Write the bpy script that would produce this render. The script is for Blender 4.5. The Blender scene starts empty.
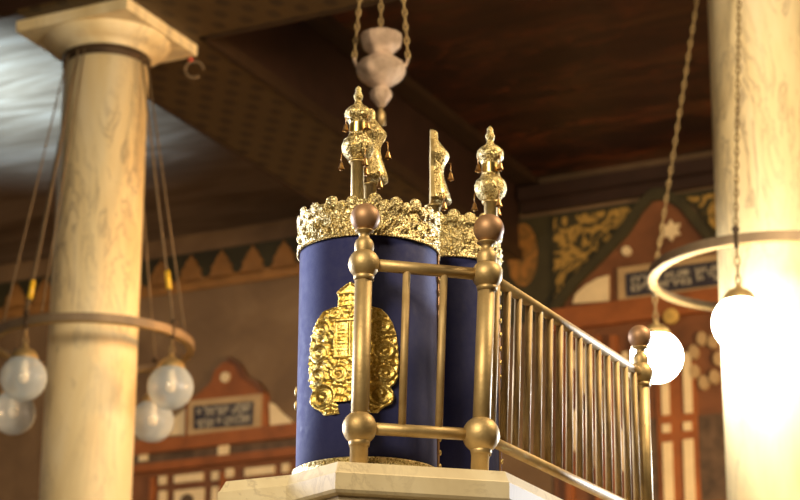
import bpy, math, random
from math import sin, cos, pi, radians, sqrt, exp
from mathutils import Vector as V, Matrix
random.seed(4)
scn = bpy.context.scene
COL = scn.collection

# ---------------------------------------------------------------- camera
F = 2250.0
PITCH = radians(18.2); ROLL = radians(.25)
CAM = V((0, 0, 1.6))
FW = V((0, cos(PITCH), sin(PITCH)))
R0 = V((1, 0, 0)); U0 = V((0, -sin(PITCH), cos(PITCH)))
RT = R0*cos(ROLL) + U0*sin(ROLL)
UP = U0*cos(ROLL) - R0*sin(ROLL)
cd = bpy.data.cameras.new('camera'); cam = bpy.data.objects.new('camera', cd); COL.objects.link(cam)
m = Matrix((RT, UP, -FW)).transposed().to_4x4(); m.translation = CAM
cam.matrix_world = m
cd.sensor_width = 36; cd.lens = F*36/800
cd.clip_start = .1; cd.clip_end = 100
cd.dof.use_dof = True; cd.dof.focus_distance = 4.8; cd.dof.aperture_fstop = 6.0
scn.camera = cam
scn.view_settings.view_transform = 'Standard'; scn.view_settings.look = 'None'
scn.view_settings.gamma = 1; scn.view_settings.use_curve_mapping = False
scn.view_settings.exposure = 0.0

w = bpy.data.worlds.new('world'); scn.world = w; w.use_nodes = True
w.node_tree.nodes['Background'].inputs[0].default_value = (1, .8, .6, 1)
w.node_tree.nodes['Background'].inputs[1].default_value = .05

def area(name, loc, target, size, power, col, size_y=None, spread=None):
    l = bpy.data.lights.new(name, 'AREA'); l.energy = power; l.color = col
    l.size = size
    if size_y: l.shape = 'RECTANGLE'; l.size_y = size_y
    if spread: l.spread = radians(spread)
    o = bpy.data.objects.new(name, l); COL.objects.link(o); o.location = loc
    o.rotation_euler = (V(target)-V(loc)).to_track_quat('-Z', 'Y').to_euler()
    return o
def point(name, loc, r, power, col):
    l = bpy.data.lights.new(name, 'POINT'); l.energy = power; l.color = col; l.shadow_soft_size = r
    o = bpy.data.objects.new(name, l); COL.objects.link(o); o.location = loc
    return o

WARM = (1, .74, .42)
area('assumed_lamps_behind', (-1.6, 1.2, 5.0), (-.2, 6, 3.2), 1.2, 215, (1, .82, .55))  # assumed lamps near the camera, out of view, as warm fill
area('assumed_lamps_nave', (2.6, 5.0, 5.6), (-1.2, 11.2, 4.8), 1.0, 350, (1, .76, .46))  # stands for assumed chandeliers out of view, lighting the columns
area('side_fill', (3.6, 11.3, 4.8), (-1.6, 11.5, 5.2), .6, 26, (1, .50, .16), spread=50)  # added orange fill for the right side of the left column
area('assumed_daylight_left', (-3.4, 7.2, 3.5), (-.1, 4.8, 2.9), 1.0, 21, (.78, .83, 1), spread=40)  # assumed daylight from an unseen window at left, grazing the velvet
area('assumed_daylight_right', (4.2, 9.6, 3.5), (.3, 4.9, 2.8), .6, 13, (.75, .85, 1), spread=30)  # assumed daylight from an unseen window at right rear
area('ceiling_fill', (-3.5, 12.9, 5.0), (-2.95, 13.8, 7.25), .3, 170, (.46, .74, 1), spread=60)  # added blue uplight below the ceiling, makes the pale patch at upper left
area('wall_wash', (4.6, 9.5, 4.2), (1.3, 14.8, 4.4), 1.0, 88, (1, .64, .30), spread=75)  # warm wash added for the right screen, from assumed unseen lamps
area('wall_wash_left', (-4.6, 10.2, 4.0), (-1.6, 16.6, 5.3), 1.2, 36, (1, .70, .42), spread=80)  # added, unseen: warm wash over the left part of the back wall

# ---------------------------------------------------------------- helpers
def ray(px, py): return FW + RT*((px-400)/F) + UP*((250-py)/F)
def at_y(px, py, y): d = ray(px, py); return CAM + d*(y/d.y)
def at_z(px, py, z): d = ray(px, py); return CAM + d*((z-1.6)/d.z)
def dist(p): return (V(p)-CAM).dot(FW)
PHI = radians(26.5)
UU = V((cos(PHI), -sin(PHI), 0)); VV = V((sin(PHI), cos(PHI), 0))
TW = cos(PHI)*16.0                     # distance of the back wall along VV
def W(px, py):                         # point of the back wall in (s, z)
    d = ray(px, py); k = TW/d.dot(VV); p = CAM + d*k
    return (p.dot(UU), p.z)
def world(s, t, z): return UU*s + VV*t + V((0, 0, z))

class MB:
    def __init__(s): s.v = []; s.f = []; s.flat = set()
    def add(s, vs, fs, flat=False):
        n = len(s.v); s.v += [V(a) for a in vs]
        for f in fs:
            if flat: s.flat.add(len(s.f))
            s.f.append([n+i for i in f])
        return s
    def box(s, a, b):
        (x0, y0, z0), (x1, y1, z1) = a, b
        vs = [(x, y, z) for z in (z0, z1) for y in (y0, y1) for x in (x0, x1)]
        return s.add(vs, [(0, 2, 3, 1), (4, 5, 7, 6), (0, 1, 5, 4), (2, 6, 7, 3), (0, 4, 6, 2), (1, 3, 7, 5)], True)
    def prism(s, poly, fa, fb):        # fa, fb map a 2D point to the two end faces
        n = len(poly)
        vs = [fa(p) for p in poly] + [fb(p) for p in poly]
        fs = [tuple(range(n))[::-1], tuple(range(n, 2*n))] + [(i, (i+1) % n, n+(i+1) % n, n+i) for i in range(n)]
        return s.add(vs, fs, True)
    def lathe(s, prof, c, n=32, a0=0, a1=2*pi, axis=None, disp=None, cap=False):
        # prof: (radius, height) from bottom to top
        full = abs(a1-a0-2*pi) < 1e-6; m_ = n if full else n+1
        c = V(c); vs = []
        for r, h in prof:
            for i in range(m_):
                a = a0+(a1-a0)*i/n
                rr = max(r + (disp(a, h) if disp and r > 1e-4 else 0), 1e-5)
                vs.append(c + V((rr*cos(a), rr*sin(a), h)))
        fs = []
        for j in range(len(prof)-1):
            for i in range(n):
                k = (i+1) % m_
                fs.append((j*m_+i, j*m_+k, (j+1)*m_+k, (j+1)*m_+i))
        s.add(vs, fs)
        if cap:                        # flat face across a part lathe
            L = [vs[j*m_] for j in range(len(prof))]; Rr = [vs[j*m_+m_-1] for j in range(len(prof))]
            for j in range(len(prof)-1):
                s.add([L[j], L[j+1], Rr[j+1], Rr[j]], [(0, 1, 2, 3)], True)
        return s
    def sphere(s, c, r, n=24, m_=14, sz=1):
        return s.lathe([(r*sin(pi*j/m_), -r*sz*cos(pi*j/m_)) for j in range(m_+1)], c, n)
    def tube(s, pts, r, n=12, closed=False, rect=None):
        pts = [V(p) for p in pts]; N = len(pts); rings = []
        ref = V((0, 0, 1))
        for i, p in enumerate(pts):
            if closed: t = pts[(i+1) % N]-pts[i-1]
            else: t = pts[min(i+1, N-1)]-pts[max(i-1, 0)]
            t.normalize()
            rf = ref if abs(t.z) < .95 else V((0, 1, 0))
            a = t.cross(rf).normalized(); b = a.cross(t).normalized()
            ri = r[i] if isinstance(r, (list, tuple)) else r
            if rect:
                rings.append([p+a*x*rect[0]+b*y*rect[1] for x, y in ((-1, -1), (1, -1), (1, 1), (-1, 1))])
            else:
                rings.append([p+(a*cos(2*pi*k/n)+b*sin(2*pi*k/n))*ri for k in range(n)])
        k_ = len(rings[0]); vs = [q for rg in rings for q in rg]; fs = []
        for i in range(N if closed else N-1):
            j = (i+1) % N
            for k in range(k_):
                l = (k+1) % k_
                fs.append((i*k_+k, i*k_+l, j*k_+l, j*k_+k))
        if not closed: fs += [tuple(range(k_))[::-1], tuple(range((N-1)*k_, N*k_))]
        return s.add(vs, fs, bool(rect))
    def chain(s, a, b, L, wd, r):      # oval links, every other one turned
        a, b = V(a), V(b); d = (b-a); n = max(1, round(d.length/L)); d.normalize()
        rf = V((0, 0, 1)) if abs(d.z) < .9 else V((1, 0, 0))
        x = d.cross(rf).normalized(); y = d.cross(x).normalized(); st = (b-a)/n
        for i in range(n):
            c = a+st*(i+.5); e = x if i % 2 else y
            h = st.length*.62
            s.tube([c+d*h*sin(2*pi*k/10)+e*wd*cos(2*pi*k/10) for k in range(10)], r, 5, True)
        return s
    def build(s, name, mat, parent=None, origin=None, smooth=True, world_space=True, mods=()):
        me = bpy.data.meshes.new(name)
        o = bpy.data.objects.new(name, me); COL.objects.link(o)
        org = V((0, 0, 0))
        if world_space:
            if parent:
                org = V(parent['_w']) if '_w' in parent else V((0, 0, 0))
            elif origin: org = V(origin)
        me.from_pydata([tuple(q-org) for q in s.v], [], s.f)
        me.validate()
        if smooth and len(me.polygons) == len(s.f):
            me.polygons.foreach_set('use_smooth', [i not in s.flat for i in range(len(s.f))])
        me.materials.append(mat)
        me.update()
        if parent:
            o.parent = parent; o['_w'] = list(org)
        elif origin: o.location = origin; o['_w'] = list(org)
        return o

def thing(name, label, cat, loc, group=None, kind=None):
    o = bpy.data.objects.new(name, None); COL.objects.link(o); o.location = loc
    o.empty_display_size = .1
    o['label'] = label; o['category'] = cat; o['_w'] = list(loc)
    if group: o['group'] = group
    if kind: o['kind'] = kind
    return o
def struct(o): o['kind'] = 'structure'; return o
def dup(root, loc, label, group=None, rotz=0):
    r = root.copy(); COL.objects.link(r); r.location = loc; r['label'] = label; r['_w'] = list(loc)
    r.rotation_euler = (0, 0, rotz)
    if group: r['group'] = group
    for ch in list(root.children):
        c = ch.copy(); COL.objects.link(c); c.parent = r
        for g in ch.children:
            e = g.copy(); COL.objects.link(e); e.parent = c
    return r

# ---------------------------------------------------------------- materials
class NT:
    def __init__(s, name):
        s.m = bpy.data.materials.new(name); s.m.use_nodes = True; s.t = s.m.node_tree
        s.b = s.t.nodes['Principled BSDF']; s.out = s.t.nodes['Material Output']
        s.tc = s.t.nodes.new('ShaderNodeTexCoord')
    def n(s, typ, **k):
        q = s.t.nodes.new(typ)
        for a, b in k.items(): setattr(q, a, b)
        return q
    def l(s, a, b): s.t.links.new(a, b)
    def mapping(s, scale=(1, 1, 1), rot=(0, 0, 0), loc=(0, 0, 0)):
        q = s.n('ShaderNodeMapping'); s.l(s.tc.outputs['Object'], q.inputs[0])
        q.inputs['Scale'].default_value = scale; q.inputs['Rotation'].default_value = rot; q.inputs['Location'].default_value = loc
        return q.outputs[0]
    def noise(s, vec, scale, detail=4, rough=.55, dist=0):
        q = s.n('ShaderNodeTexNoise'); s.l(vec, q.inputs['Vector'])
        q.inputs['Scale'].default_value = scale; q.inputs['Detail'].default_value = detail
        q.inputs['Roughness'].default_value = rough; q.inputs['Distortion'].default_value = dist
        return q.outputs['Fac']
    def voro(s, vec, scale, feature='F1', out='Distance'):
        q = s.n('ShaderNodeTexVoronoi', feature=feature); s.l(vec, q.inputs['Vector']); q.inputs['Scale'].default_value = scale
        return q.outputs[out]
    def ramp(s, fac, stops, interp='LINEAR'):
        q = s.n('ShaderNodeValToRGB'); s.l(fac, q.inputs[0]); e = q.color_ramp.elements
        q.color_ramp.interpolation = interp
        while len(e) < len(stops): e.new(.5)
        for i, (p, c) in enumerate(stops):
            e[i].position = p; e[i].color = (*c, 1) if len(c) == 3 else c
        return q.outputs[0]
    def math(s, op, a, b=None, c=None):
        q = s.n('ShaderNodeMath', operation=op)
        for i, x in enumerate((a, b, c)):
            if x is None: continue
            if isinstance(x, (int, float)): q.inputs[i].default_value = x
            else: s.l(x, q.inputs[i])
        return q.outputs[0]
    def mix(s, fac, a, b):
        q = s.n('ShaderNodeMix', data_type='RGBA')
        for sock, x in ((q.inputs[0], fac), (q.inputs[6], a), (q.inputs[7], b)):
            if isinstance(x, (int, float)): sock.default_value = x
            elif isinstance(x, tuple): sock.default_value = (*x, 1)
            else: s.l(x, sock)
        return q.outputs[2]
    def bump(s, h, strength, distance=.01):
        q = s.n('ShaderNodeBump'); q.inputs['Strength'].default_value = strength; q.inputs['Distance'].default_value = distance
        s.l(h, q.inputs['Height']); s.l(q.outputs[0], s.b.inputs['Normal'])
    def set(s, col=None, rough=None, metal=None, **k):
        if col is not None:
            if isinstance(col, tuple): s.b.inputs['Base Color'].default_value = (*col, 1)
            else: s.l(col, s.b.inputs['Base Color'])
        if rough is not None:
            if isinstance(rough, (int, float)): s.b.inputs['Roughness'].default_value = rough
            else: s.l(rough, s.b.inputs['Roughness'])
        if metal is not None: s.b.inputs['Metallic'].default_value = metal
        for a, b in k.items(): s.b.inputs[a.replace('_', ' ')].default_value = b
        return s.m

def metal(name, c1, c2, rough, nscale=12, bump=.1, bdist=.002, metal=1.0):
    t = NT(name); v = t.mapping()
    n = t.noise(v, nscale, 5)
    col = t.ramp(n, [(.3, c1), (.7, c2)])
    t.bump(t.noise(v, nscale*8, 3), bump, bdist)
    return t.set(col, rough, metal)
def plain(name, c, rough=.6, var=.25, nscale=8, metal=0):
    t = NT(name); v = t.mapping()
    n = t.noise(v, nscale, 4)
    t.bump(t.noise(v, nscale*5, 2), .1, .003)
    return t.set(t.ramp(n, [(.3, tuple(x*(1-var) for x in c)), (.7, tuple(min(1, x*(1+var*.5)) for x in c))]), rough, metal)

def marble(name, c1, c2, c3, stretch=.25, vein=(.30, .24, .17)):
    t = NT(name); v = t.mapping(scale=(1, 1, stretch))
    n = t.noise(v, 3.0, 6, .6, .6)
    col = t.ramp(n, [(.28, c3), (.5, c2), (.66, c1)])
    n2 = t.noise(v, 5.5, 8, .62, 1.6)
    k = t.ramp(t.math('ABSOLUTE', t.math('SUBTRACT', n2, .5)), [(0, (1, 1, 1)), (.035, (0, 0, 0))])
    n3 = t.noise(v, 1.7, 2)
    k = t.math('MULTIPLY', k, t.ramp(n3, [(.45, (0, 0, 0)), (.62, (.85, .85, .85))]))
    col = t.mix(k, col, vein)
    st = t.ramp(t.noise(v, 4.2, 3, .5, .4), [(.60, (0, 0, 0)), (.72, (.45, .45, .45))])
    col = t.mix(st, col, tuple(x*.8 for x in c3))
    t.bump(t.noise(t.mapping(), 60, 2), .05, .002)
    return t.set(col, .58)
M = {}
M['marble_col'] = marble('cream_marble', (.88, .78, .56), (.82, .69, .43), (.68, .53, .28))
M['marble_slab'] = marble('pale_marble', (.86, .76, .54), (.78, .66, .42), (.62, .49, .29), stretch=1.0, vein=(.40, .31, .19))
M['marble_body'] = marble('white_marble', (.85, .78, .62), (.78, .68, .5), (.66, .55, .38), stretch=.6)
M['brass'] = metal('aged_brass', (.40, .28, .12), (.62, .46, .22), .52, 14, .3, metal=.7)
M['brass_bar'] = metal('worn_brass_bar', (.40, .27, .11), (.56, .41, .20), .58, 20, .3, metal=.5)
M['copper'] = metal('brown_copper', (.34, .19, .10), (.46, .28, .15), .52, 10, .15, metal=.55)
M['iron'] = metal('dark_iron', (.045, .028, .015), (.08, .05, .03), .6, 12, .2, metal=.5)
M['bronze_ring'] = metal('bronze_hoop', (.22, .165, .115), (.32, .24, .16), .6, 10, .15, metal=.6)
M['chain'] = metal('old_chain', (.22, .15, .07), (.36, .26, .12), .5, 30, .1, metal=.7)
M['cord'] = plain('tan_cord', (.17, .12, .07), .8)
M['silver'] = metal('tarnished_silver', (.40, .30, .23), (.66, .52, .42), .42, 26, 1.0, .012, metal=.75)
M['yellow'] = plain('yellow_clip', (.75, .5, .04), .4)
M['red'] = plain('red_bracket', (.6, .05, .03), .4)

def gold(name, scale, c1=(.50, .33, .08), c2=(.88, .64, .22), rough=.27, strength=.9, dist=.004, dark=(.16, .10, .03)):
    t = NT(name); v = t.mapping()
    # chased foliage: swirled ridges and little bosses, recess shade put into the darker ground colour
    n = t.noise(v, scale*.42, 2, .5, 1.8)
    ridge = t.ramp(t.math('ABSOLUTE', t.math('SUBTRACT', n, .5)), [(.02, (1, 1, 1)), (.10, (0, 0, 0))])
    vo = t.voro(v, scale, 'F1')
    boss = t.ramp(vo, [(.15, (1, 1, 1)), (.55, (0, 0, 0))])
    h = t.math('MAXIMUM', ridge, boss)
    t.bump(h, strength, dist)
    tarn = t.noise(v, scale*.12, 4)
    col = t.ramp(tarn, [(.3, c1), (.62, c2)])
    return t.set(t.mix(h, dark, col), rough, 1.0)
M['gold_chased'] = gold('chased_gold', 190, (.60, .49, .22), (.90, .75, .40), .38, .8, .002, (.33, .23, .07))
M['gold_crown'] = gold('crown_gold', 170, (.64, .54, .27), (.92, .79, .46), .38, .8, .0022, (.40, .29, .10))
M['gold_plaque'] = gold('plaque_gold', 200, (.78, .58, .17), (1.0, .82, .32), .36, .35, .0015, (.62, .42, .09))
M['gold_plain'] = metal('smooth_gold', (.60, .44, .14), (.85, .66, .26), .28, 30, .1)
M['gold_dull'] = metal('dull_gilt', (.48, .35, .14), (.66, .50, .22), .45, 30, .15, metal=.8)
M['bell'] = metal('copper_bell', (.42, .22, .08), (.66, .40, .16), .35, 40, .1)

t = NT('blue_velvet'); v = t.mapping()
n = t.noise(v, 55, 4, .7); n2 = t.noise(v, 6, 3)
t.bump(t.noise(v, 400, 2), .25, .001)
M['velvet'] = t.set(t.mix(n2, (.014, .017, .075), (.024, .029, .125)), t.ramp(n, [(.3, (.65,)*3), (.7, (.95,)*3)]), 0,
                    Sheen_Weight=.75, Sheen_Roughness=.42, Sheen_Tint=(.50, .55, .95, 1), Specular_IOR_Level=.25)

# woodwork and paint of the walls
t = NT('brown_plaster'); v = t.mapping(scale=(1, 1, 1))
n = t.noise(v, 1.6, 6, .6, .5)
col = t.ramp(n, [(.3, (.095, .055, .027)), (.55, (.165, .100, .050)), (.75, (.23, .15, .08))])
M['wall'] = t.set(col, .7)
t = NT('painted_ceiling'); v = t.mapping(scale=(.28, 1.5, 1))
n = t.noise(v, 2.4, 6, .65, .6)
n2 = t.noise(t.mapping(scale=(.6, .6, 1)), 2.2, 3)
col = t.ramp(n, [(.34, (.012, .005, .003)), (.5, (.032, .012, .006)), (.6, (.075, .028, .011)), (.70, (.12, .065, .022))])
n3 = t.noise(t.mapping(scale=(.8, 1.6, 1), loc=(3, 5, 0)), 3.2, 5, .7, .8)
col = t.mix(t.ramp(n3, [(.50, (0, 0, 0)), (.64, (.9, .9, .9))]), col, (.15, .040, .014))
wv = t.n('ShaderNodeTexWave', bands_direction='Y'); t.l(t.mapping(), wv.inputs['Vector'])
wv.inputs['Scale'].default_value = .42; wv.inputs['Distortion'].default_value = 1.2; wv.inputs['Detail'].default_value = 2
col = t.mix(t.math('MULTIPLY', wv.outputs['Fac'], .7), col, (.022, .008, .005))
M['ceiling'] = t.set(col, .38)

t = NT('aisle_ceiling_daylit'); v = t.mapping(scale=(.3, 1.5, 1))  # daylight put into the colour: paler and greyer than the nave ceiling
n = t.noise(v, 2.4, 6, .65, .6)
col = t.ramp(n, [(.30, (.040, .024, .014)), (.5, (.085, .056, .036)), (.68, (.15, .11, .08))])
M['ceiling_aisle'] = t.set(col, .42)

def lattice(name, c1, c2, ks, kt):
    t = NT(name); v = t.n('ShaderNodeSeparateXYZ'); t.l(t.tc.outputs['Object'], v.inputs[0])
    a = t.math('SINE', t.math('MULTIPLY', v.outputs[0], ks)); b = t.math('SINE', t.math('MULTIPLY', v.outputs[1], kt))
    k = t.ramp(t.math('MULTIPLY', a, b), [(.15, (0, 0, 0)), (.5, (1, 1, 1))])
    n = t.noise(t.mapping(), 3, 3)
    col = t.mix(k, c1, c2)
    return t.set(t.mix(t.math('MULTIPLY', n, .5), col, (.05, .03, .012)), .6)
M['lattice'] = lattice('carved_lattice', (.085, .050, .016), (.035, .020, .008), 36, 25)
M['beam'] = plain('dark_beam_wood', (.028, .012, .007), .5)
M['moulding'] = plain('beam_moulding', (.035, .018, .008), .5)
M['redwood'] = plain('red_brown_wood', (.27, .085, .022), .5, .35, 5)
M['darkred'] = plain('dark_red_paint', (.16, .06, .022), .55, .4, 4)
M['cream'] = plain('cream_inlay', (.72, .58, .36), .5, .12)
M['green'] = plain('dark_green_paint', (.030, .025, .008), .6, .4, 5)
M['green2'] = plain('moss_green_paint', (.042, .034, .012), .6, .4, 5)
M['orange'] = plain('orange_leaf_paint', (.26, .12, .03), .6, .3, 6)
M['tan'] = plain('tan_frame_paint', (.42, .29, .15), .5, .15)
M['navy'] = plain('inscription_ground', (.030, .026, .040), .6)
M['letter'] = plain('pale_letters', (.40, .36, .28), .5)
M['spindle'] = plain('dark_spindle_wood', (.10, .06, .035), .6, .5, 14)
t = NT('gold_arabesque'); v = t.mapping()
n = t.noise(v, 6.5, 1.5, .4, 1.4)
k = t.ramp(t.math('ABSOLUTE', t.math('SUBTRACT', n, .5)), [(.035, (1, 1, 1)), (.075, (0, 0, 0))])
M['arabesque'] = t.set(t.mix(k, (.035, .028, .009), (.36, .22, .05)), .55)
t = NT('orange_medallion'); v = t.mapping()
n = t.noise(v, 6, 3, .5, 2)
M['medallion'] = t.set(t.ramp(n, [(.4, (.16, .085, .02)), (.55, (.34, .15, .03))]), .55)
M['floor'] = plain('stone_floor', (.35, .27, .18), .5)
M['gilt'] = plain('gilt_ornament', (.55, .36, .10), .45, .4, 12)

# frosted lit glass and clear unlit glass
t = NT('lit_globe_glass')
t.b.inputs['Emission Color'].default_value = (1, .93, .78, 1); t.b.inputs['Emission Strength'].default_value = 75
M['lit'] = t.set((1, .95, .85), .3)
t = NT('pearly_globe_glass')
tr = t.n('ShaderNodeBsdfTransparent'); mx = t.n('ShaderNodeMixShader')
lw = t.n('ShaderNodeLayerWeight'); lw.inputs[0].default_value = .4
fac = t.math('ADD', t.math('MULTIPLY', lw.outputs['Facing'], .45), .30)
t.l(fac, mx.inputs[0]); t.l(tr.outputs[0], mx.inputs[1]); t.l(t.b.outputs[0], mx.inputs[2]); t.l(mx.outputs[0], t.out.inputs[0])
M['glass'] = t.set((.72, .84, .97), .04, 0, Specular_IOR_Level=1.0)
M['bulb'] = plain('cream_socket', (.9, .82, .66), .3, .05)

# ---------------------------------------------------------------- structure (local axes s, t, z)
def loc_struct(name, boxes, mat, poly=None):
    b = MB()
    for a, c in boxes: b.box(a, c)
    o = b.build(name, mat, world_space=False)
    o.rotation_euler = (0, 0, -PHI); return struct(o)
ZC = 7.25
S0, S1, T0 = -15.0, 6.0, -5.0
loc_struct('wall_back', [((S0, TW, 0), (S1, TW+.3, ZC+.3))], M['wall'])
loc_struct('wall_left', [((S0-.3, T0, 0), (S0, TW, ZC+.3))], M['wall'])
loc_struct('wall_right', [((S1, T0, 0), (S1+.3, TW, ZC+.3))], M['wall'])
loc_struct('wall_front', [((S0, T0-.3, 0), (S1, T0, ZC+.3))], M['wall'])
loc_struct('floor', [((S0, T0, -.2), (S1, TW, 0))], M['floor'])


# crossed beams over the columns with carved soffits
ZB = 6.66
pc = at_z(200, 34, ZB); sc_, tc_ = pc.dot(UU), pc.dot(VV)
bw = .72
loc_struct('trim_1', [((sc_-bw, tc_, ZB), (sc_, TW, ZC))], M['beam'])
loc_struct('trim_2', [((sc_-bw, tc_, ZB-.02), (sc_, TW, ZB))], M['lattice'])
qb = at_z(30, 12, ZB); tb_ = qb.dot(VV)
loc_struct('trim_3', [((sc_-bw, tc_-bw, ZB), (S1, tc_, ZC)), ((S0, tc_-bw, ZB), (sc_-bw, tb_, ZC))], M['beam'])
loc_struct('trim_4', [((sc_-bw, tc_-bw, ZB-.02), (S1, tc_, ZB))], M['lattice'])
loc_struct('trim_5', [((sc_, tc_-.0, ZB-.03), (sc_+.03, TW, ZB+.05)), ((sc_-bw-.03, tc_, ZB-.03), (sc_-bw, TW, ZB+.05)),
                      ((sc_, tc_, ZB-.03), (S1, tc_+.03, ZB+.05))], M['moulding'])
loc_struct('ceiling', [((sc_-bw/2, T0, ZC), (S1, TW, ZC+.25))], M['ceiling'])
loc_struct('ceiling', [((S0, T0, ZC), (sc_-bw/2, TW, ZC+.25))], M['ceiling_aisle'])
# ceiling ribs of the nave
ribs = []
for px, py in ((432, 112),):
    p = at_z(px, py, ZC-.06); s_ = p.dot(UU)
    ribs.append(((s_-.07, tc_+.03, ZC-.06), (s_+.07, TW, ZC)))
loc_struct('trim_6', ribs, M['moulding'])
# cornice above the back wall
ck = W(600, 190)
loc_struct('trim_7', [((sc_+.03, TW-.12, 7.06), (S1, TW, 7.16)), ((sc_+.03, TW-.05, 6.98), (S1, TW, 7.06))], M['beam'])

# frieze on the left part of the back wall: dark green ground, orange leaf shapes
zf1 = W(140, 262)[1]; zf0 = W(140, 292)[1]
b = MB(); b.box((S0, TW-.015, zf0), (sc_-bw-.03, TW, zf1))
o = b.build('trim_8', M['green'], world_space=False); o.rotation_euler = (0, 0, -PHI); struct(o)
b = MB()
s_a, s_b = W(223, 270)[0], W(254, 265)[0]; dS = s_b-s_a
b.box((S0, TW-.03, zf0-.06), (sc_-bw-.03, TW-.016, zf0+.03))
for k in range(-9, 5):
    s_ = s_a+k*dS; hh = zf1-zf0
    prof = [(-.42, 0), (-.36, .22), (-.30, .30), (-.33, .42), (-.22, .55), (-.17, .70), (-.07, .80), (0, .93)]
    pts = [(s_+x*dS, zf0+z*hh) for x, z in prof]+[(s_-x*dS, zf0+z*hh) for x, z in prof[-2::-1]]
    if pts[-1][0] > sc_-bw-.05: continue
    b.prism(pts, lambda p: (p[0], TW-.03, p[1]), lambda p: (p[0], TW-.016, p[1]))
o = b.build('trim_9', M['orange'], world_space=False); o.rotation_euler = (0, 0, -PHI); struct(o)

# assumed high window, out of view in the left wall, with added daylight glow
b = MB(); b.box((S0, 9.0, 4.2), (S0+.05, 10.6, 6.6)); t_ = NT('assumed_sky_pane')
t_.b.inputs['Emission Color'].default_value = (.6, .75, 1, 1); t_.b.inputs['Emission Strength'].default_value = .5
M['pane'] = t_.set((.5, .6, .7), .3)
o = b.build('assumed_window_1', M['pane'], world_space=False); o.rotation_euler = (0, 0, -PHI); struct(o)

# ---------------------------------------------------------------- wall woodwork
class Wood:                            # pieces standing on the back wall, drawn in (s, z), d = projection
    def __init__(s, name, label, cat, px, py):
        q = W(px, py); s.o = thing(name, label, cat, world(q[0], TW, q[1]))
        s.s0, s.z0 = q; s.o.rotation_euler = (0, 0, -PHI)
    def piece(s, name, mat, polys, d0, d1, label=None):
        b = MB()
        for pl in polys:
            b.prism([(p[0]-s.s0, p[1]-s.z0) for p in pl], lambda p: (p[0], -d1, p[1]), lambda p: (p[0], -d0, p[1]))
        o = b.build(name, mat, s.o, world_space=False)
        if label: o['label'] = label
        return o
def P(*pts): return [W(x, y) for x, y in pts]
def rect_px(x0, y0, x1, y1):           # upright rectangle on the wall from its lower left and upper right pixels
    a, b_ = W(x0, y0), W(x1, y1)
    return [(a[0], a[1]), (b_[0], a[1]), (b_[0], b_[1]), (a[0], b_[1])]
def rect_w(cx, cy, wpx, hpx):
    s, z = W(cx, cy); k = .0066
    return [(s-wpx*k/2*1.05, z-hpx*k/2), (s+wpx*k/2*1.05, z-hpx*k/2), (s+wpx*k/2*1.05, z+hpx*k/2), (s-wpx*k/2*1.05, z+hpx*k/2)]
def disc(cx, cy, r, n=20):
    s, z = W(cx, cy); k = .0068
    return [(s+r*k*cos(2*pi*i/n), z+r*k*sin(2*pi*i/n)) for i in range(n)]
def star(cx, cy, r):
    s, z = W(cx, cy); k = .0068
    return [(s+(r if i % 2 == 0 else r*.577)*k*sin(pi*i/6), z+(r if i % 2 == 0 else r*.577)*k*cos(pi*i/6)) for i in range(12)]
def text_rows(parent_wood, rows, s0, z0, s1, z1, d):
    n = len(rows); hh = (z1-z0)/n
    for i, tx in enumerate(rows):
        cu = bpy.data.curves.new('letters', 'FONT'); cu.body = tx[::-1]; cu.size = hh*1.05; cu.extrude = .004
        cu.align_x = 'CENTER'; cu.align_y = 'CENTER'; cu.offset = .0015
        tmp = bpy.data.objects.new('tmp', cu); COL.objects.link(tmp)
        bpy.context.view_layer.update()
        me = bpy.data.meshes.new_from_object(tmp.evaluated_get(bpy.context.evaluated_depsgraph_get()))
        bpy.data.objects.remove(tmp)
        xs = [v_.co.x for v_ in me.vertices]; wd = max(xs)-min(xs) if xs else 1
        k = (s1-s0)/wd
        me.materials.clear(); me.materials.append(M['letter'])
        o = bpy.data.objects.new('inscription', me); COL.objects.link(o); o.parent = parent_wood.o
        o.rotation_euler = (pi/2, 0, 0); o.scale = (k, 1.1, 1)
        o.location = ((s0+s1)/2-parent_wood.s0, -d, z1-hh*(i+.5)-parent_wood.z0)

# left inscribed screen
A = Wood('wooden_screen', 'red-brown wooden screen with cream inlay and small gabled inscription, at lower left wall', 'screen', 215, 500)
s_l = W(139, 470)[0]-.25; s_r = W(330, 430)[0]; zlow = A.z0-.6
zb1 = W(140, 444)[1]; zb0 = W(140, 457)[1]; zc1 = W(227, 462)[1]; 
A.piece('back_board', M['darkred'], [[(s_l, zlow), (s_r, zlow), (s_r, zb1), (s_l, zb1)]], 0, .02)
A.piece('gable', M['redwood'], [P((188, 440), (189, 404), (203, 394), (214, 384), (218, 372), (226, 364), (232, 363), (240, 368), (245, 379), (256, 386), (267, 392), (270, 396), (270, 430))], 0, .05)
A.piece('gable_edge', M['darkred'], [P((268, 392), (262, 384), (250, 378), (243, 365), (232, 358), (232, 363), (240, 368), (245, 379), (256, 386), (267, 395))], 0, .07)
A.piece('rosette', M['cream'], [disc(229, 379, 6)], .05, .065)
A.piece('side_panel', M['cream'], [P((158, 436), (170, 425), (180, 415), (187, 409), (187, 436))], 0, .03)
A.piece('side_panel', M['cream'], [P((271, 403), (276, 405), (283, 413), (293, 421), (293, 427), (272, 429))], 0, .03)
A.piece('inscription_frame', M['tan'], [P((192.5, 437.5), (193.5, 403), (266, 396), (265, 433))], .05, .075)
A.piece('inscription_board', M['navy'], [P((199, 431.5), (199, 408.5), (259, 403.5), (258, 427.5))], .07, .08)
a, c = W(200, 431), W(258, 405)
text_rows(A, ['שמע ישראל יי', 'אלהינו יי אחד'], a[0]+.02, W(258, 427)[1]+.01, c[0]-.02, W(200, 409)[1]-.01, .083)
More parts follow.
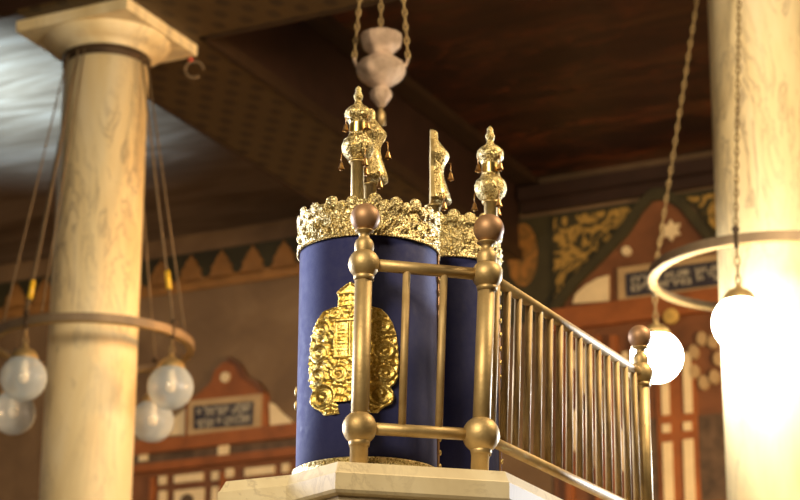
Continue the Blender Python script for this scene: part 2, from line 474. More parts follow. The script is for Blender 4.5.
A.piece('top_beam', M['redwood'], [[(s_l, zb0), (s_r, zb0), (s_r, zb1), (s_l, zb1)]], .02, .09)
zr1 = zb0; zr0 = W(147, 466)[1]; zq = W(147, 474)[1]
A.piece('spindle_band', M['spindle'], [[(s_l, zr0), (s_r, zr0), (s_r, zr1), (s_l, zr1)]], .02, .04)
A.piece('square_inlay', M['cream'], [rect_w(147, 457, 11, 13)], .04, .06)
A.piece('square_inlay', M['cream'], [rect_w(227, 452, 13, 14)], .04, .06)
A.piece('middle_beam', M['redwood'], [[(s_l, zq), (s_r, zq), (s_r, zr0), (s_l, zr0)]], .02, .08)
for (cx, cy, w_, h_) in ((165, 481.5, 9, 10), (191, 479, 36, 9), (218, 477, 9, 10), (232, 474, 9, 10), (262, 472, 36, 9), (288, 469, 8, 10)):
    A.piece('inlay', M['cream'], [rect_w(cx, cy, w_, h_)], .02, .045)
for (cx, cy, w_, h_) in ((165, 503, 9, 26), (218, 499, 9, 26), (232, 497, 9, 26)):
    A.piece('inlay', M['cream'], [rect_w(cx, cy, w_, h_)], .02, .045)
A.piece('arch_panel', M['cream'], [rect_w(191, 503, 38, 30)], .02, .035)
A.piece('arch_opening', M['spindle'], [disc(190, 502, 8)], .035, .05)
for cx, cy in ((155, 500), (225, 495)):
    A.piece('stile', M['redwood'], [rect_w(cx, cy, 5, 50)], .02, .06)

# right inscribed screen under an ogee gable
B = Wood('ark_screen', 'tall red wooden screen with star gable, cream inlays and dark inscription behind the lit globe', 'screen', 660, 500)
q0 = W(556, 500); q1 = W(800, 480)
sL, sR = W(553, 330)[0], W(800, 300)[0]
zT = W(560, 312)[1]
B.piece('back_board', M['darkred'], [[(sL, B.z0-.8), (sR, B.z0-.8), (sR, zT), (sL, zT)]], 0, .02)
B.piece('gable', M['darkred'], [P((556, 314), (566, 299), (580, 284), (596, 268), (618, 248), (636, 226), (648, 209), (662, 197), (676, 204), (690, 214), (704, 236), (722, 252), (760, 270), (800, 290), (800, 300))], 0, .03)
B.piece('gable_edge', M['green2'], [P((550, 314), (561, 296), (575, 280), (592, 264), (612, 243), (628, 222), (642, 203), (655, 191), (668, 191), (684, 199), (700, 216), (716, 238), (735, 250), (735, 262), (716, 250), (698, 230), (684, 212), (668, 202), (655, 203), (645, 214), (632, 235), (616, 252), (596, 272), (580, 288), (568, 303), (560, 316))], .03, .07)
B.piece('star', M['cream'], [star(673, 232, 12)], .03, .045)
B.piece('knob', M['cream'], [disc(629, 253, 5)], .03, .06)
B.piece('side_panel', M['cream'], [P((575, 305), (578, 296), (588, 287), (600, 280), (611, 277), (611, 303))], .03, .05)
B.piece('side_panel', M['cream'], [P((570, 330), (570, 319), (583, 316), (583, 328))], .02, .05)
B.piece('inscription_frame', M['tan'], [rect_px(622, 306, 756, 252)], .03, .07)
B.piece('inscription_board', M['navy'], [rect_px(630, 300, 748, 260)], .065, .08)
a, c = W(632, 299), W(746, 261)
text_rows(B, ['כי מציון תצא תורה', 'ודבר יי מירושלים'], a[0]+.03, a[1]+.02, c[0]-.03, c[1]-.02, .084)
zh = W(600, 322)[1]
B.piece('top_beam', M['redwood'], [[(sL, zT-.16), (sR, zT-.16), (sR, zT), (sL, zT)]], .02, .09)
B.piece('rosette', M['gilt'], [disc(676, 320, 8)], .09, .11)
for (cx, y0, y1, w_) in ((671, 500, 442, 9.5), (692, 500, 439, 10), (668, 418, 378, 7.5), (690, 417, 352, 8)):
    B.piece('inlay', M['cream'], [rect_w(cx, (y0+y1)/2+(6 if y0 == 500 else 0), w_, y0-y1+(12 if y0 == 500 else 0))], .04, .06)
for cx, cy in ((669, 430), (690, 428)): B.piece('square_inlay', M['cream'], [rect_w(cx, cy, 8, 9)], .04, .06)
B.piece('stile', M['redwood'], [rect_w(680, 440, 42, 160)], .02, .04)
B.piece('spindle_band', M['spindle'], [rect_w(654, 462, 10, 90)], .02, .035)
B.piece('spindle_band', M['spindle'], [rect_w(714, 458, 26, 90)], .02, .035)
for (cx, cy, w_, h_) in ((590, 372, 10, 50), (612, 400, 10, 60), (628, 372, 6, 40), (580, 432, 9, 44), (600, 450, 9, 40), (622, 452, 8, 44), (575, 362, 6, 20)):
    B.piece('inlay', M['cream'], [rect_w(cx, cy, w_, h_)], .04, .06)
for cx in (571, 601, 618, 640): B.piece('stile', M['redwood'], [rect_w(cx, 420, 7, 180)], .02, .07)
for cx, cy in ((603, 385), (590, 408), (606, 430)): B.piece('arch_opening', M['spindle'], [disc(cx, cy, 6)], .04, .075)
# gilt scroll rosette by the column
pl = []
cs, cz = W(708, 362)
for k in range(7):
    a_ = 2*pi*k/7; pl.append([(cs+.055*cos(a_)*1.7+.035*cos(2*pi*j/10), cz+.10*sin(a_)*1.6+.05*sin(2*pi*j/10)) for j in range(10)])
B.piece('gilt_scroll', M['tan'], pl, .02, .06)

sp = Wood('painted_spandrel', 'gold arabesque painted on a dark green panel, left of the star gable', 'panel', 560, 300)
sp.piece('border', M['green'], [P((549, 216), (662, 199), (646, 212), (630, 235), (612, 255), (590, 272), (574, 290), (562, 312), (549, 316))], 0, .02)
sp.piece('field', M['arabesque'], [P((555, 220), (650, 205), (636, 215), (622, 238), (604, 254), (584, 268), (566, 290), (556, 302))], .02, .032)
sp2 = Wood('painted_spandrel', 'gold triangle painted on a dark green panel, between star gable and marble column', 'panel', 712, 230)
sp2.piece('border', M['green'], [P((670, 196), (730, 187), (730, 250), (712, 232), (696, 208))], 0, .02)
sp2.piece('field', M['arabesque'], [P((688, 199), (725, 193), (725, 238), (712, 226), (700, 208))], .02, .032)
md = Wood('painted_medallion_panel', 'narrow olive panel with an orange oval medallion, behind the right-hand gold finial', 'panel', 525, 290)
md.piece('border', M['green2'], [P((500, 330), (500, 223), (549, 216), (549, 318))], 0, .02)
s_, z_ = W(524, 256)
md.piece('field', M['medallion'], [[(s_+.115*cos(2*pi*i/28), z_+.24*sin(2*pi*i/28)) for i in range(28)]], .02, .032)

# ---------------------------------------------------------------- columns
def column(loc, r, label, with_wire):
    o = thing('marble_column', label, 'column', loc)
    zt = ZB-.02; ab = .065
    zcap = at_y(110, 57, 11.5).z
    def cyl(prof, name, mat, n=64): return MB().lathe(prof, loc, n).build(name, mat, o)
    cyl([(0, 0), (r*1.35, 0), (r*1.35, .12), (r*1.22, .2), (r*1.08, .26), (r*1.09, .3)], 'base', M['marble_col'])
    cyl([(r*1.09, .26), (r*1.07, 1.6), (r*1.01, 3.4), (r*1.0, 4.8), (r*.985, zcap-.02), (0, zcap-.02)], 'shaft', M['marble_col'])
    cyl([(0, zcap-.02), (r*.99, zcap-.02), (r*1.0, zcap+.005), (r*1.20, zcap+.015), (r*1.40, zcap+.045), (r*1.49, zcap+.085), (r*1.515, zcap+.125), (r*1.49, zcap+.160), (r*1.40, zcap+.172), (r*1.42, zcap+.185), (r*1.42, zt-ab), (0, zt-ab)], 'capital', M['marble_col'])
    cyl([(r*.94, zcap-.075), (r*1.02, zcap-.075), (r*1.03, zcap-.02), (r*.95, zcap-.02)], 'iron_collar', M['iron'])
    h = .36
    b = MB(); z0 = zt-ab
    for k, (hw, za, zb_) in enumerate(((h, z0, zt),)):
        c4 = [UU*x+VV*y for x, y in ((-hw, -hw), (hw, -hw), (hw, hw), (-hw, hw))]
        L = V((loc[0], loc[1], 0))
        b.prism(c4, lambda p: L+p+V((0, 0, za)), lambda p: L+p+V((0, 0, zb_)))
    ob = b.build('abacus', M['marble_col'], o)
    if with_wire:
        q = V(loc)+UU*(h-.02)+VV*(h-.03); q.z = z0
        MB().sphere(q+V((0, 0, -.03)), .014, 12, 8).build('red_bracket', M['red'], o)['label'] = 'small red bracket under the abacus corner'
        pts = [q+V((.02+.05*cos(a/10*pi), .0, -.09+.05*sin(a/10*pi))) for a in range(0, 18)]
        MB().tube(pts, .008, 6).build('wire_loop', M['cord'], o)
    return o, zcap
pl_ = at_y(97, 300, 11.5); pr_ = at_y(776, 300, 9.85)
XL = at_y(95, 343, 11.5).x; XR = at_y(772, 275, 9.85).x
CL = V((-1.627, 11.5, 0)); CR = V((XR, 9.85, 0))
colL, ZCAP = column(CL, .237, 'cream marble column with visible capital, ringed by unlit glass globes', True)
colR, _ = column(CR, .245, 'cream marble column cut by the picture edge, glaring white beside a lit globe', False)

# ---------------------------------------------------------------- ring chandeliers
RR = .56; RL = .53; GR = .119
def chandelier(C, zr, angs, zcol, label, chain_mat, linked, clips=(), extra=(), RR=RR):
    c = V((C.x, C.y, zr)); o = thing('ring_chandelier', label, 'chandelier', c)
    circ = [c+V((RR*cos(2*pi*k/96), RR*sin(2*pi*k/96), 0)) for k in range(96)]
    MB().tube(circ, 0, closed=True, rect=(.007, .021)).build('hoop', M['bronze_ring'], o)
    circ2 = [c+V(((RR-.016)*cos(2*pi*k/96), (RR-.016)*sin(2*pi*k/96), -.019)) for k in range(96)]
    MB().tube(circ2, 0, closed=True, rect=(.018, .004)).build('hoop_flange', M['brass_bar'], o)  # brass tint stands in for lamplight on the hoop's underside
    for i, a in enumerate(angs):
        a = radians(a); e = V((cos(a), -sin(a), 0))
        top = V((C.x, C.y, zcol))+e*.245; bot = c+e*(RR+.004)+V((0, 0, .03))
        if linked: MB().chain(top, bot, .036, .008, .0042).build('chain', chain_mat, o)
        else: MB().tube([top, top.lerp(bot, .5)+V((0, 0, -.03)), bot], .0058, 8).build('chain', chain_mat, o)
        MB().tube([bot+V((0, 0, .0)), bot+V((0, 0, -.075))], .010, 10).build('eye_bolt', M['iron'], o)
        MB().sphere(bot+V((0, 0, .012)), .018, 12, 8).build('eye_bolt', M['iron'], o)
        if i in clips:
            q = top.lerp(bot, clips[i]); d = (bot-top).normalized()
            MB().tube([q-d*.05, q+d*.05], .015, 10).build('yellow_clip', M['yellow'], o)['label'] = 'bright yellow clip on the cord'
    for a in extra:
        a = radians(a); e = V((cos(a), -sin(a), 0))
        MB().tube([V((C.x, C.y, zcol))+e*.245, c+e*(RR+.004)+V((0, 0, .03))], .0045, 6).build('cord', chain_mat, o)
    return o
def place(C, a, RR=RR): a = radians(a); return V((C.x+RR*cos(a), C.y-RR*sin(a), 0))
ZRL = at_y(95, 345, 11.5).z; ZRR = at_y(772, 274, 9.85).z
angL = (32, 122, 212, 302); angR = (115, 203, 25)
chandelier(CL, ZRL, angL, ZCAP-.05, 'bronze hoop chandelier around the column with the visible capital', M['cord'], False, {0: .84, 1: .91}, (112, 142, 20), RL)
chandelier(CR, ZRR, angR, ZCAP-.05, 'bronze hoop chandelier with underside tinted gold like lamplight, around the glaring column', M['chain'], True)

def globe(loc, zring, lit, label, group):
    o = thing('globe_lamp', label, 'lamp', loc, group)
    MB().sphere(loc, GR, 40, 24).build('glass_globe', M['lit'] if lit else M['glass'], o)
    z = GR
    MB().lathe([(.072, z-.026), (.070, z-.008), (.060, z+.012), (.040, z+.028), (.018, z+.036), (.014, z+.05), (.006, z+.06), (0, z+.06)], loc, 24).build('cap', M['brass'], o)
    top = zring-loc[2]-.04
    b = MB().chain(V(loc)+V((0, 0, z+.055)), V(loc)+V((0, 0, top)), .04, .010, .0045)
    b.build('chain', M['chain'], o)
    if not lit:
        MB().lathe([(0, -.03), (.02, -.025), (.03, 0), (.026, .03), (.02, .06), (.02, .10)], loc, 20).build('bulb', M['bulb'], o)
    return o
cL = CL
p = place(cL, 32, RL); zg = at_y(172, 387, p.y).z
labs = ('unlit glass globe hanging just right of the capped column, nearer of that pair',
        'unlit glass globe at far left edge, nearer and higher of that pair',
        'unlit glass globe cut by the left edge, lower one behind another globe',
        'unlit glass globe low beside the capped column, half behind the brighter globe')
gl = None
for a, lb in zip(angL, labs):
    p = place(cL, a, RL); l = V((p.x, p.y, zg))
    if gl is None: gl = globe(l, ZRL, False, lb, 'unlit globes of the left chandelier')
    else: dup(gl, l, lb)
gr = None
for (a, (px, py), lb) in ((115, (740, 323), 'lit white globe hanging in front of the glaring marble column'),
                          (203, (659, 357), 'lit white globe behind the end post of the stair rail')):
    p = place(CR, a); zz = at_y(px, py, p.y).z; l = V((p.x, p.y, zz))
    if gr is None: gr = globe(l, ZRR, True, lb, 'lit globes of the right chandelier'); gz = zz
    else: dup(gr, V((l.x, l.y, zz)), lb)

# ---------------------------------------------------------------- silver hanging lamp
HC = at_y(381, 70, 8.0); k = dist(HC)/F
prof_px = [(0, 112), (2.5, 110), (6, 105), (10, 100), (11, 96), (9.5, 92), (6.5, 89.5), (8, 87.5), (13, 85), (20, 80), (24, 74), (25, 69), (22, 63),
           (15, 58), (10.5, 54), (11, 51), (16, 48), (19, 44), (20.5, 38), (21, 33), (19, 33), (17, 40), (0, 47)]
prof = [(r*k, (70-y)*k) for r, y in prof_px]
zmin = prof[0][1]
o = thing('hanging_silver_lamp', 'tarnished silver hanging lamp on three chains above the gold finials', 'lamp', HC)
MB().lathe(prof, HC, 40, disp=lambda a, h: .0022*sin(a*14)).build('vessel', M['silver'], o)
MB().lathe([(0, (70-130)*k), (4.5*k, (70-129)*k), (5*k, (70-118)*k), (2*k, (70-112)*k), (1.5*k, (70-109)*k)], HC, 16).build('tassel', M['chain'], o)
apex = V((HC.x, HC.y, 6.4))
for a in (178, 2, 92):
    e = V((cos(radians(a)), sin(radians(a)), 0))
    j = HC+e*27*k+V((0, 0, 13*k)); s1 = HC+e*20*k+V((0, 0, 4*k))
    MB().tube([s1, HC+e*25*k+V((0, 0, 6*k)), HC+e*26.5*k+V((0, 0, 10*k)), j], [.008, .008, .007, .006], 10).build('arm', M['silver'], o)
    MB().chain(j, apex, .03, .0075, .0035).build('chain', M['chain'], o)
MB().lathe([(0, -.03), (.03, -.02), (.04, 0), (.02, .03), (0, .05)], apex, 20).build('hanger', M['silver'], o)
MB().chain(apex+V((0, 0, .04)), V((apex.x, apex.y, ZC)), .03, .0075, .0035).build('chain', M['chain'], o)

# ---------------------------------------------------------------- bimah top
ZS = 2.62
def S(px, py): q = at_z(px, py, ZS); return V((q.x, q.y))
pA, pB, pC, pD = S(226, 481), S(290, 474.5), S(338, 461), S(505, 471)
v2 = V((VV.x, VV.y)); u2 = V((UU.x, UU.y))
pD2 = pD+v2*1.15
pA2 = pA+v2*.75
poly = [pA, pB, pC, pD, pD2, pD2-u2*.5]
poly = [pA, pB, pC, pD, pD2, pA+(pD2-pA).dot(v2)*v2]
def inset(pl, d):
    n = len(pl); out = []
    for i in range(n):
        a, b, c = pl[i-1], pl[i], pl[(i+1) % n]
        e1 = (b-a).normalized(); e2 = (c-b).normalized()
        n1 = V((-e1.y, e1.x)); n2 = V((-e2.y, e2.x)); m_ = (n1+n2).normalized()
        out.append(b+m_*d/max(.3, m_.dot(n1)))
    return out
base = thing('bimah', 'cream marble platform edge under the blue scroll cases', 'platform', (0.1, 5.1, 0))
def loft(rings, name, mat, parent):
    b = MB(); n = len(rings[0][0]); vs = []; fs = []
    for pl, z in rings: vs += [(q.x, q.y, z) for q in pl]
    for j in range(len(rings)-1):
        for i in range(n): fs.append((j*n+i, j*n+(i+1) % n, (j+1)*n+(i+1) % n, (j+1)*n+i))
    fs += [tuple(range(n))[::-1], tuple(range((len(rings)-1)*n, len(rings)*n))]
    return b.add(vs, fs, True).build(name, mat, parent)
zc2 = ZS-.026; zc3 = zc2-.040
o1 = inset(poly, -.012)
loft([(inset(poly, .004), zc3-.004), (inset(poly, -.008), zc3), (o1, zc3+.006), (o1, zc2), (inset(poly, -.009), zc2+.003), (inset(poly, 0), ZS-.001), (inset(poly, .003), ZS)], 'slab', M['marble_slab'], base)
loft([(inset(poly, .006), .0), (inset(poly, .006), zc3-.012), (inset(poly, .004), zc3-.008), (inset(poly, .004), zc3-.002)], 'pedestal', M['marble_body'], base)

# ---------------------------------------------------------------- brass railing
Y1 = 4.545
T1 = at_y(364, 264, Y1); ZR_ = T1.z
T2 = at_z(487, 275, ZR_)
B1 = at_y(359.5, 428, T1.y); B2 = at_y(481, 435, T2.y)
ZR0 = (B1.z+B2.z)/2
E1 = at_z(641, 374, ZR_); E0 = V((E1.x+.001, E1.y, ZR0))
rail = thing('brass_railing', 'aged brass railing with ball finials in front of the blue scroll cases', 'railing', (T1.x, T1.y, ZS))
kp = dist(T1)/F
def post(top, bot, rp, balls, fin, scale=1.0, topball=True):
    ax = (top-bot).normalized(); foot = bot+ax*((ZS-bot.z)/ax.z)
    b = MB().tube([foot, top+ax*.004], rp, 28); po = b.build('post', M['brass'], rail)
    for c, r in ((top, balls[0]), (bot, balls[1])):
        MB().sphere(c, r, 32, 20).build('joint_ball', M['brass'], po)
        MB().lathe([(rp, -r*1.10), (rp*1.12, -r*1.10), (rp*1.2, -r*.80), (rp*.9, -r*.7)], c, 28).build('collar', M['brass'], po)
    z = balls[0]
    kk = fin
    ncen = top+ax*0
    MB().lathe([(kk*.62, z*.80), (kk*.66, z*1.05), (kk*.64, z*1.35), (kk*.56, z*1.55), (kk*.40, z*1.68), (kk*.34, z*1.86), (kk*.42, z*2.05), (kk*.62, z*2.14), (kk*.66, z*2.22), (kk*.4, z*2.28)], ncen, 28).build('neck', M['brass'], po)
    fc = top+ax*(z*2.20+fin*.93)
    MB().sphere(fc, fin, 36, 22).build('finial_ball', M['copper'], po)['label'] = 'brown copper ball on top of the post'
    return po
post(T1, B1, 8.8*kp, (15.8*kp, 17*kp), 15*kp)
kp2 = dist(T2)/F
post(T2, B2, 8.8*kp2, (15.5*kp2, 18.5*kp2), 15.5*kp2)
ke = dist(E1)/F
post(E1, E0, 8*ke, (12.5*ke, 14*ke), 12*ke)
for a, c in ((T1, T2), (B1, B2)):
    MB().tube([a, c], 6.2*kp, 20).build('rail', M['brass'], rail)
D2 = V((T2.x, T2.y, ZR0)); D2.x = B2.x; D2.y = B2.y
for a, c in ((T2, E1), (D2, E0)):
    MB().tube([a, c], 5.6*kp2, 20).build('rail', M['brass_bar'], rail)
for f in (.345, .648):
    a = T1.lerp(T2, f); c = B1.lerp(B2, f)
    MB().tube([c, a], 3.9*kp, 16).build('baluster', M['brass_bar'], rail)
NB = 15
for i in range(NB):
    f = (i+.85)/(NB+.75)
    a = T2.lerp(E1, f); c = D2.lerp(E0, f)
    MB().tube([c, a], .0086, 14).build('baluster', M['brass_bar'], rail)

# ---------------------------------------------------------------- scroll cases
def scroll_case(C, r, zb, zt, zcrown_top, label, main):
    o = thing('scroll_case', label, 'scroll case', C)
    def pt(th, rr, z): return V((C.x+rr*sin(th), C.y-rr*cos(th), z))
    # velvet drum
    MB().lathe([(0, 0), (r, 0), (r, .3*(zt-zb)), (r, zt-zb+.02), (r*.97, zt-zb+.03), (0, zt-zb+.03)], C, 96).build('velvet_cover', M['velvet'], o)
    # base trim, a raised gilt band with beads
    n = 280; hs = .024; vs = []; fs = []; rows = 12
    b = MB()
    b.lathe([(r+.001, 0), (r+.007, .001), (r+.008, .005), (r+.005, .008), (r+.007, .016), (r+.007, .024), (r+.005, .031), (r+.0065, .034), (r+.0065, .038), (r+.001, .041)], C, 200,
            disp=lambda a, h: .0012*sin(a*80) if h > .032 else .0009*sin(a*46+h*300)).build('base_trim', M['gold_chased'], o)
    # crown
    nk = 20; N = 720; Hh = zcrown_top-zt
    rho = .0150
    hi = [(2*pi*(k+.30)/nk, Hh-rho-(.005 if k % 2 else 0), rho) for k in range(nk)]
    lo = [(2*pi*(k+.80)/nk, Hh-rho*1.75, rho*.85) for k in range(nk)]
    fl = [(2*pi*(k+.30)/nk, Hh*.40, .014) for k in range(nk)]+[(2*pi*(k+.8)/nk, Hh*.23, .011) for k in range(nk)]
    def wrap(d): return (d+pi) % (2*pi)-pi
    vs = []; fs = []; rows = 46
    tops = []
    for i in range(N):
        th = 2*pi*i/N; zt_ = Hh*.66
        for c_, z_, q_ in hi+lo:
            x = r*wrap(th-c_)
            if abs(x) < q_: zt_ = max(zt_, z_+sqrt(q_*q_-x*x))
        tops.append(zt_)
    for j in range(rows+1):
        for i in range(N):
            th = 2*pi*i/N; z = tops[i]*j/rows
            d = 0
            for c_, z_, q_ in hi+lo:
                x = r*wrap(th-c_); rr2 = sqrt(x*x+(z-z_)**2)
                if rr2 < q_*1.02:
                    u_ = rr2/q_; ang = math.atan2(z-z_, x)
                    d = max(d, (.0060*sqrt(max(0, 1-u_**2)) + .0026*exp(-((u_-.90)/.08)**2)+.0007*sin(ang*9)*u_))
            for c_, z_, q_ in fl:
                x = r*wrap(th-c_)
                if abs(x) > q_*1.3: continue
                rr2 = sqrt(x*x+(z-z_)**2); u_ = rr2/q_
                if u_ < 1.25:
                    ang = math.atan2(z-z_, x)
                    pet = .75+.25*cos(ang*6)
                    d = max(d, .0042*max(0, 1-(u_/pet)**3)+.002*exp(-(u_/.25)**2))
            # scrolls between the flowers, bead row at the hem
            if z < Hh*.62: d += .0016*sin(th*64+7*sin(z*120))*sin(z*230+3*sin(th*18))
            if z < .006: d = .0035+.0016*cos(th*120)
            elif z < .010: d = .0005
            # slight flare outward at the top
            vs.append(V((C.x+(r+.0015+d)*sin(th), C.y-(r+.0015+d)*cos(th), zt+z)))
    for j in range(rows):
        for i in range(N):
            k2 = (i+1) % N
            fs.append((j*N+i, j*N+k2, (j+1)*N+k2, (j+1)*N+i))
    # inner skin gives the sheet its thickness
    nb = len(vs)
    for j in (0, rows):
        for i in range(N):
            th = 2*pi*i/N
            vs.append(V((C.x+(r+.0012)*sin(th), C.y-(r+.0012)*cos(th), zt+(tops[i]*.985 if j else 0))))
    for i in range(N):
        k2 = (i+1) % N
        fs.append((nb+k2, nb+i, nb+N+i, nb+N+k2)); fs.append((rows*N+i, rows*N+k2, nb+N+k2, nb+N+i)); fs.append((k2, i, nb+i, nb+k2))
    MB().add(vs, fs).build('crown', M['gold_crown'], o)
    # opening strip with gilt studs down the right side
    th = radians(82) if main else radians(70)
    b = MB(); H = zt-zb
    c1, c2 = pt(th-.02, r, 0), pt(th+.02, r, 0)
    b.tube([pt(th, r+.002, zb+.02), pt(th, r+.002, zt)], .003, 8)
    sb = b.build('edge_strip', M['copper'], o)
    for kx in range(16):
        MB().sphere(pt(th, r+.006, zb+.05+kx*(H-.08)/15), .0035, 8, 6, 1.8).build('stud', M['gold_plain'], sb)
    if main:
        th = radians(-93)
        for z in (.36, .42):
            MB().sphere(pt(th, r+.002, zb+H*z), .0045, 12, 8, 2.6).build('clasp', M['gold_dull'], o)
    return o
RT1 = .1535
C1 = V((0, 4.765, ZS)); C1.x = at_y(367.8, 350, 4.765).x
zt1 = at_y(368, 235.5, C1.y-RT1).z; zct = at_y(368, 193, C1.y-RT1).z
case1 = scroll_case(C1, RT1, ZS, zt1, zct, 'large blue velvet scroll case with gilded crown and ornate gold plaque', True)
RT2 = .122
C2 = V((0, 5.03, ZS)); C2.x = at_y(448, 350, 5.03).x
zt2 = at_y(470, 257, C2.y-RT2).z; zct2 = at_y(470, 209, C2.y-RT2).z
case2 = scroll_case(C2, RT2, ZS, zt2, zct2, 'narrower blue velvet scroll case standing behind, showing right of the plaque case', False)

# plaque on case 1: relief surface following the drum
hwp = [(281, .6), (286, 6), (291, 13.5), (296, 12), (306, 12.5), (307, 20), (309, 28), (314, 33), (322, 38), (330, 41), (345, 43.5), (362, 44.5), (376, 43.5), (382, 41), (386, 37), (388, 37), (392, 39.5), (398, 40), (403, 37.5), (407, 31), (409, 28), (413, 25)]
def hw(y):
    for (a, b_), (c, d_) in zip(hwp, hwp[1:]):
        if y <= c: return b_+(d_-b_)*(y-a)/(c-a)
    return 25
yf = C1.y-RT1
zp = lambda y: at_y(354, y, yf).z
THC = -.23; KTH = .66/44.5*1.06
vs = []; fs = []; NX, NY = 110, 200
def relief(x, y):                      # x, y in the plaque's own units
    e = hw(y)-abs(x)
    edge = min(1, max(0, e)/2.5+.15)
    rim = .0028*exp(-((e-2.6)/1.3)**2)
    ax_ = abs(x)
    if 284 < y < 306 and ax_ < 12:                          # little gabled house
        d = .0060
        if y < 294: d += .0025*(1 if abs(ax_-(y-282)) < 1.2 or y > 292.6 else 0)
        elif y < 304 and (ax_ % 5.0) > 1.5 and ((y-294) % 5.2) > 1.5: d -= .0035
    elif 319 < y < 357 and ax_ < 15:                        # tablets
        d = .0040
        if ax_ > 13.2 or y < 321 or y > 355: d += .0040
        elif ax_ < 1.3: d += .003
        elif 4 < ax_ < 10.5 and 326 < y < 350 and (y % 3.4) > 1.7: d += .0022*(sin(x*2.3+y*5) > -.2)
    else:
        d = .0040+.0030*sin(x*.50+2.2*sin(y*.20))*sin(y*.42+2.0*sin(ax_*.30))
        d += .0014*sin(ax_*.9+y*.6)*sin(y*.9-ax_*.45)
        for cx_, cy_, q_ in ((26, 394, 12), (30, 350, 9), (27, 326, 8), (10, 372, 8), (31, 373, 8), (14, 312, 5)):
            u_ = sqrt((ax_-cx_)**2+(y-cy_)**2)/q_
            if u_ < 1.15:
                an = math.atan2(y-cy_, ax_-cx_)
                d = .0035+.0040*(.5+.5*sin(u_*9+an))*(1 if u_ < .9 else .4)+.003*exp(-((u_-1)/.10)**2)
    return d*edge+rim
for j in range(NY+1):
    y = 281+132*j/NY; h_ = hw(y)
    for i in range(NX+1):
        x = h_*(2*i/NX-1); rr = RT1+.001+max(.0005, relief(x, y)) if 0 < i < NX and 0 < j < NY else RT1-.002
        th = THC+x*KTH; vs.append(V((C1.x+rr*sin(th), C1.y-rr*cos(th), zp(y))))
for j in range(NY):
    y = 281+132*(j+.5)/NY; h_ = hw(y)
    for i in range(NX):
        x = h_*(2*(i+.5)/NX-1)
        if y > 401 and abs(x) < 11-.2*(y-401): continue
        fs.append((j*(NX+1)+i, (j+1)*(NX+1)+i, (j+1)*(NX+1)+i+1, j*(NX+1)+i+1))
MB().add(vs, fs).build('plaque', M['gold_plaque'], case1)['label'] = 'embossed gold plaque with tablets and scrollwork'

# ---------------------------------------------------------------- finials
def bell_at(p, s=1.0, drop=.018):
    b = MB(); b.tube([p, p+V((0, 0, -drop))], .0012*s, 6)
    b.lathe([(.0085*s, -drop-.018*s), (.0070*s, -drop-.014*s), (.0052*s, -drop-.009*s), (.0045*s, -drop-.004*s), (.002*s, -drop), (0, -drop)], p, 16)
    b.sphere(p+V((0, 0, -drop-.020*s)), .0028*s, 10, 6)
    b.tube([p+V((0, 0, -drop-.006*s)), p+V((0, 0, -drop-.018*s))], .0008, 5)
    return b
FP = [(6.5, 112), (6.5, 83), (8.5, 82.5), (9, 81), (7.5, 79.5), (10.5, 77.5), (14.2, 73.5), (16, 68), (16, 63.5), (14.2, 59), (11, 56), (9.8, 54), (8.6, 50), (8.2, 45), (8.3, 41), (9.6, 40), (9.2, 39),
      (11, 37.5), (13.2, 34), (13.7, 30.5), (12.8, 27), (9.6, 23.6), (6.4, 21.4), (4.2, 19.4), (3.4, 17), (3.0, 15.2), (4.0, 14.6), (4.6, 12.5), (4.9, 10.5), (3.4, 8.6), (3.6, 7.2), (2.4, 6.0), (3.3, 4.4), (2.6, 2.4), (1.2, 1.0), (0, 0)]
HP = [(0, 78), (15, 78), (17.5, 77), (17.5, 74), (16.5, 70), (14, 62), (11.5, 54), (10, 47), (10, 42), (12, 36), (15, 31.5), (16, 28.5), (15, 25.5), (11, 20.5), (7, 15), (4.5, 11), (4.8, 7), (4.2, 3), (2.5, .8), (0, 0)]
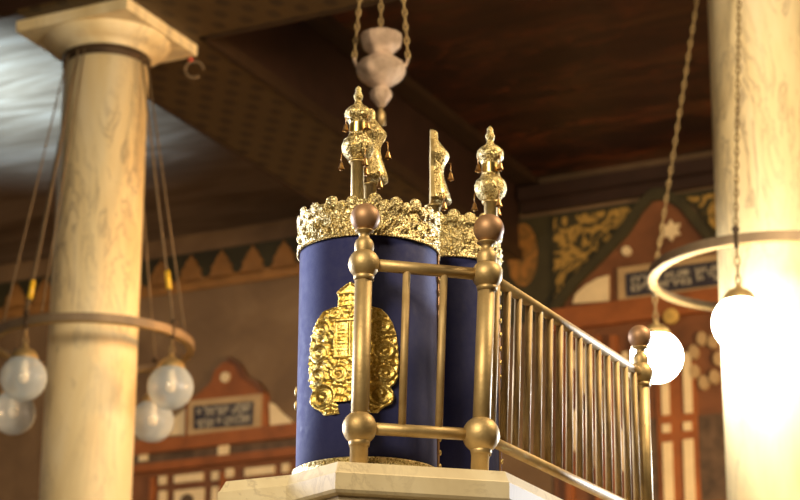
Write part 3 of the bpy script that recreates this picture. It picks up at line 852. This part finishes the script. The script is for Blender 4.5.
def finial(tip, k, zbase, label, half=False, rot=0, name='torah_finial'):
    o = thing(name, label, 'finial', V((tip.x, tip.y, zbase)))
    Ht = tip.z
    def dsp(a, h):
        y = (Ht-(h+zbase))/k
        if 24 < y < 37 or 58 < y < 77: return k*.22*sin(a*14+y*.6)*sin(y*1.1)
        return 0
    full = [(r*k, Ht-y*k-zbase) for r, y in FP]
    full[0] = (full[0][0], 0)
    # densify
    pr = [full[0]]
    for a, b_ in zip(full, full[1:]):
        st = 1 if abs(a[1]-b_[1]) < 2.5*k or b_[1] < Ht-80*k-zbase else 3
        for q in range(1, st+1): pr.append((a[0]+(b_[0]-a[0])*q/st, a[1]+(b_[1]-a[1])*q/st))
    base_ = V((tip.x, tip.y, zbase))
    cut_s = [p_ for p_ in pr if p_[1] <= Ht-80*k-zbase]
    cut_b = [p_ for p_ in pr if p_[1] >= Ht-80.5*k-zbase-1e-6]
    if half:
        a0 = rot-pi/2; a1 = rot+pi/2
        wide = [(r*k, Ht-y*k-zbase) for r, y in HP]
        MB().lathe(wide, base_, 40, a0, a1, disp=dsp, cap=True).build('body', M['gold_chased'], o)
        e = V((cos(rot), sin(rot), 0)); g = V((-sin(rot), cos(rot), 0))
        b = MB(); pl = [(r+k*1.2, h) for r, h in wide]; pl = pl+[(-r, h) for r, h in pl[::-1]]
        b.prism(pl, lambda p: base_+g*p[0]+V((0, 0, p[1]))-e*k*3.4, lambda p: base_+g*p[0]+V((0, 0, p[1]))-e*.0002)
        b.build('back_plate', M['gold_dull'], o)['label'] = 'smooth pale gilt back plate'
    else:
        MB().lathe(cut_b, base_, 72, disp=dsp).build('body', M['gold_chased'], o)
        MB().lathe([(9.0*k, Ht-52.0*k-zbase), (8.9*k, Ht-50.5*k-zbase), (8.6*k, Ht-42.5*k-zbase), (8.5*k, Ht-41.0*k-zbase)], base_, 32).build('smooth_collar', M['gold_plain'], o)
    MB().lathe(cut_s+[(0, cut_s[-1][1])], base_, 32).build('stem', M['gold_dull'], o)
    bells = [(196, 12.5, 33), (318, 12.5, 33), (80, 12.5, 33), (186, 16, 73), (300, 15, 73), (60, 15.5, 73)]
    if half: bells = [(0, 17, 36), (-60, 19, 73)]
    for a, r, y in bells:
        a = radians(a)+rot
        q = V((tip.x+(r+.2)*k*cos(a), tip.y+(r+.2)*k*sin(a), Ht-y*k))
        b = bell_at(q, k/.00215*.9, 9*k)
        q0 = V((tip.x+(r-2)*k*cos(a), tip.y+(r-2)*k*sin(a), Ht-(y-1)*k))
        b.tube([q0, q], .0012, 6)
        b.build('bell', M['bell'], o)
    return o
lid1 = zt1+.03; lid2 = zt2+.03
tip1 = at_y(358.5, 86, C1.y-.075); k1 = dist(tip1)/F
finial(tip1, k1, lid1, 'gold bell finial, tallest one, on the plaque case directly under the silver lamp')
tip2 = at_y(371, 109, C1.y+.085); finial(tip2, dist(tip2)/F, lid1, 'gold finial mostly hidden just behind the tallest one', True, 0)
tip3 = at_y(433.5, 130, C2.y-.03); finial(tip3, dist(tip3)/F, lid2, 'half-round gold finial with a flat pale back, seen from the side', True, radians(2))
tip4 = at_y(490, 126, C2.y-.02); finial(tip4, dist(tip4)/F, lid2, 'gold bell finial rising behind the right-hand copper ball of the front rail')

for o in list(bpy.data.objects):
    if '_w' in o: del o['_w']
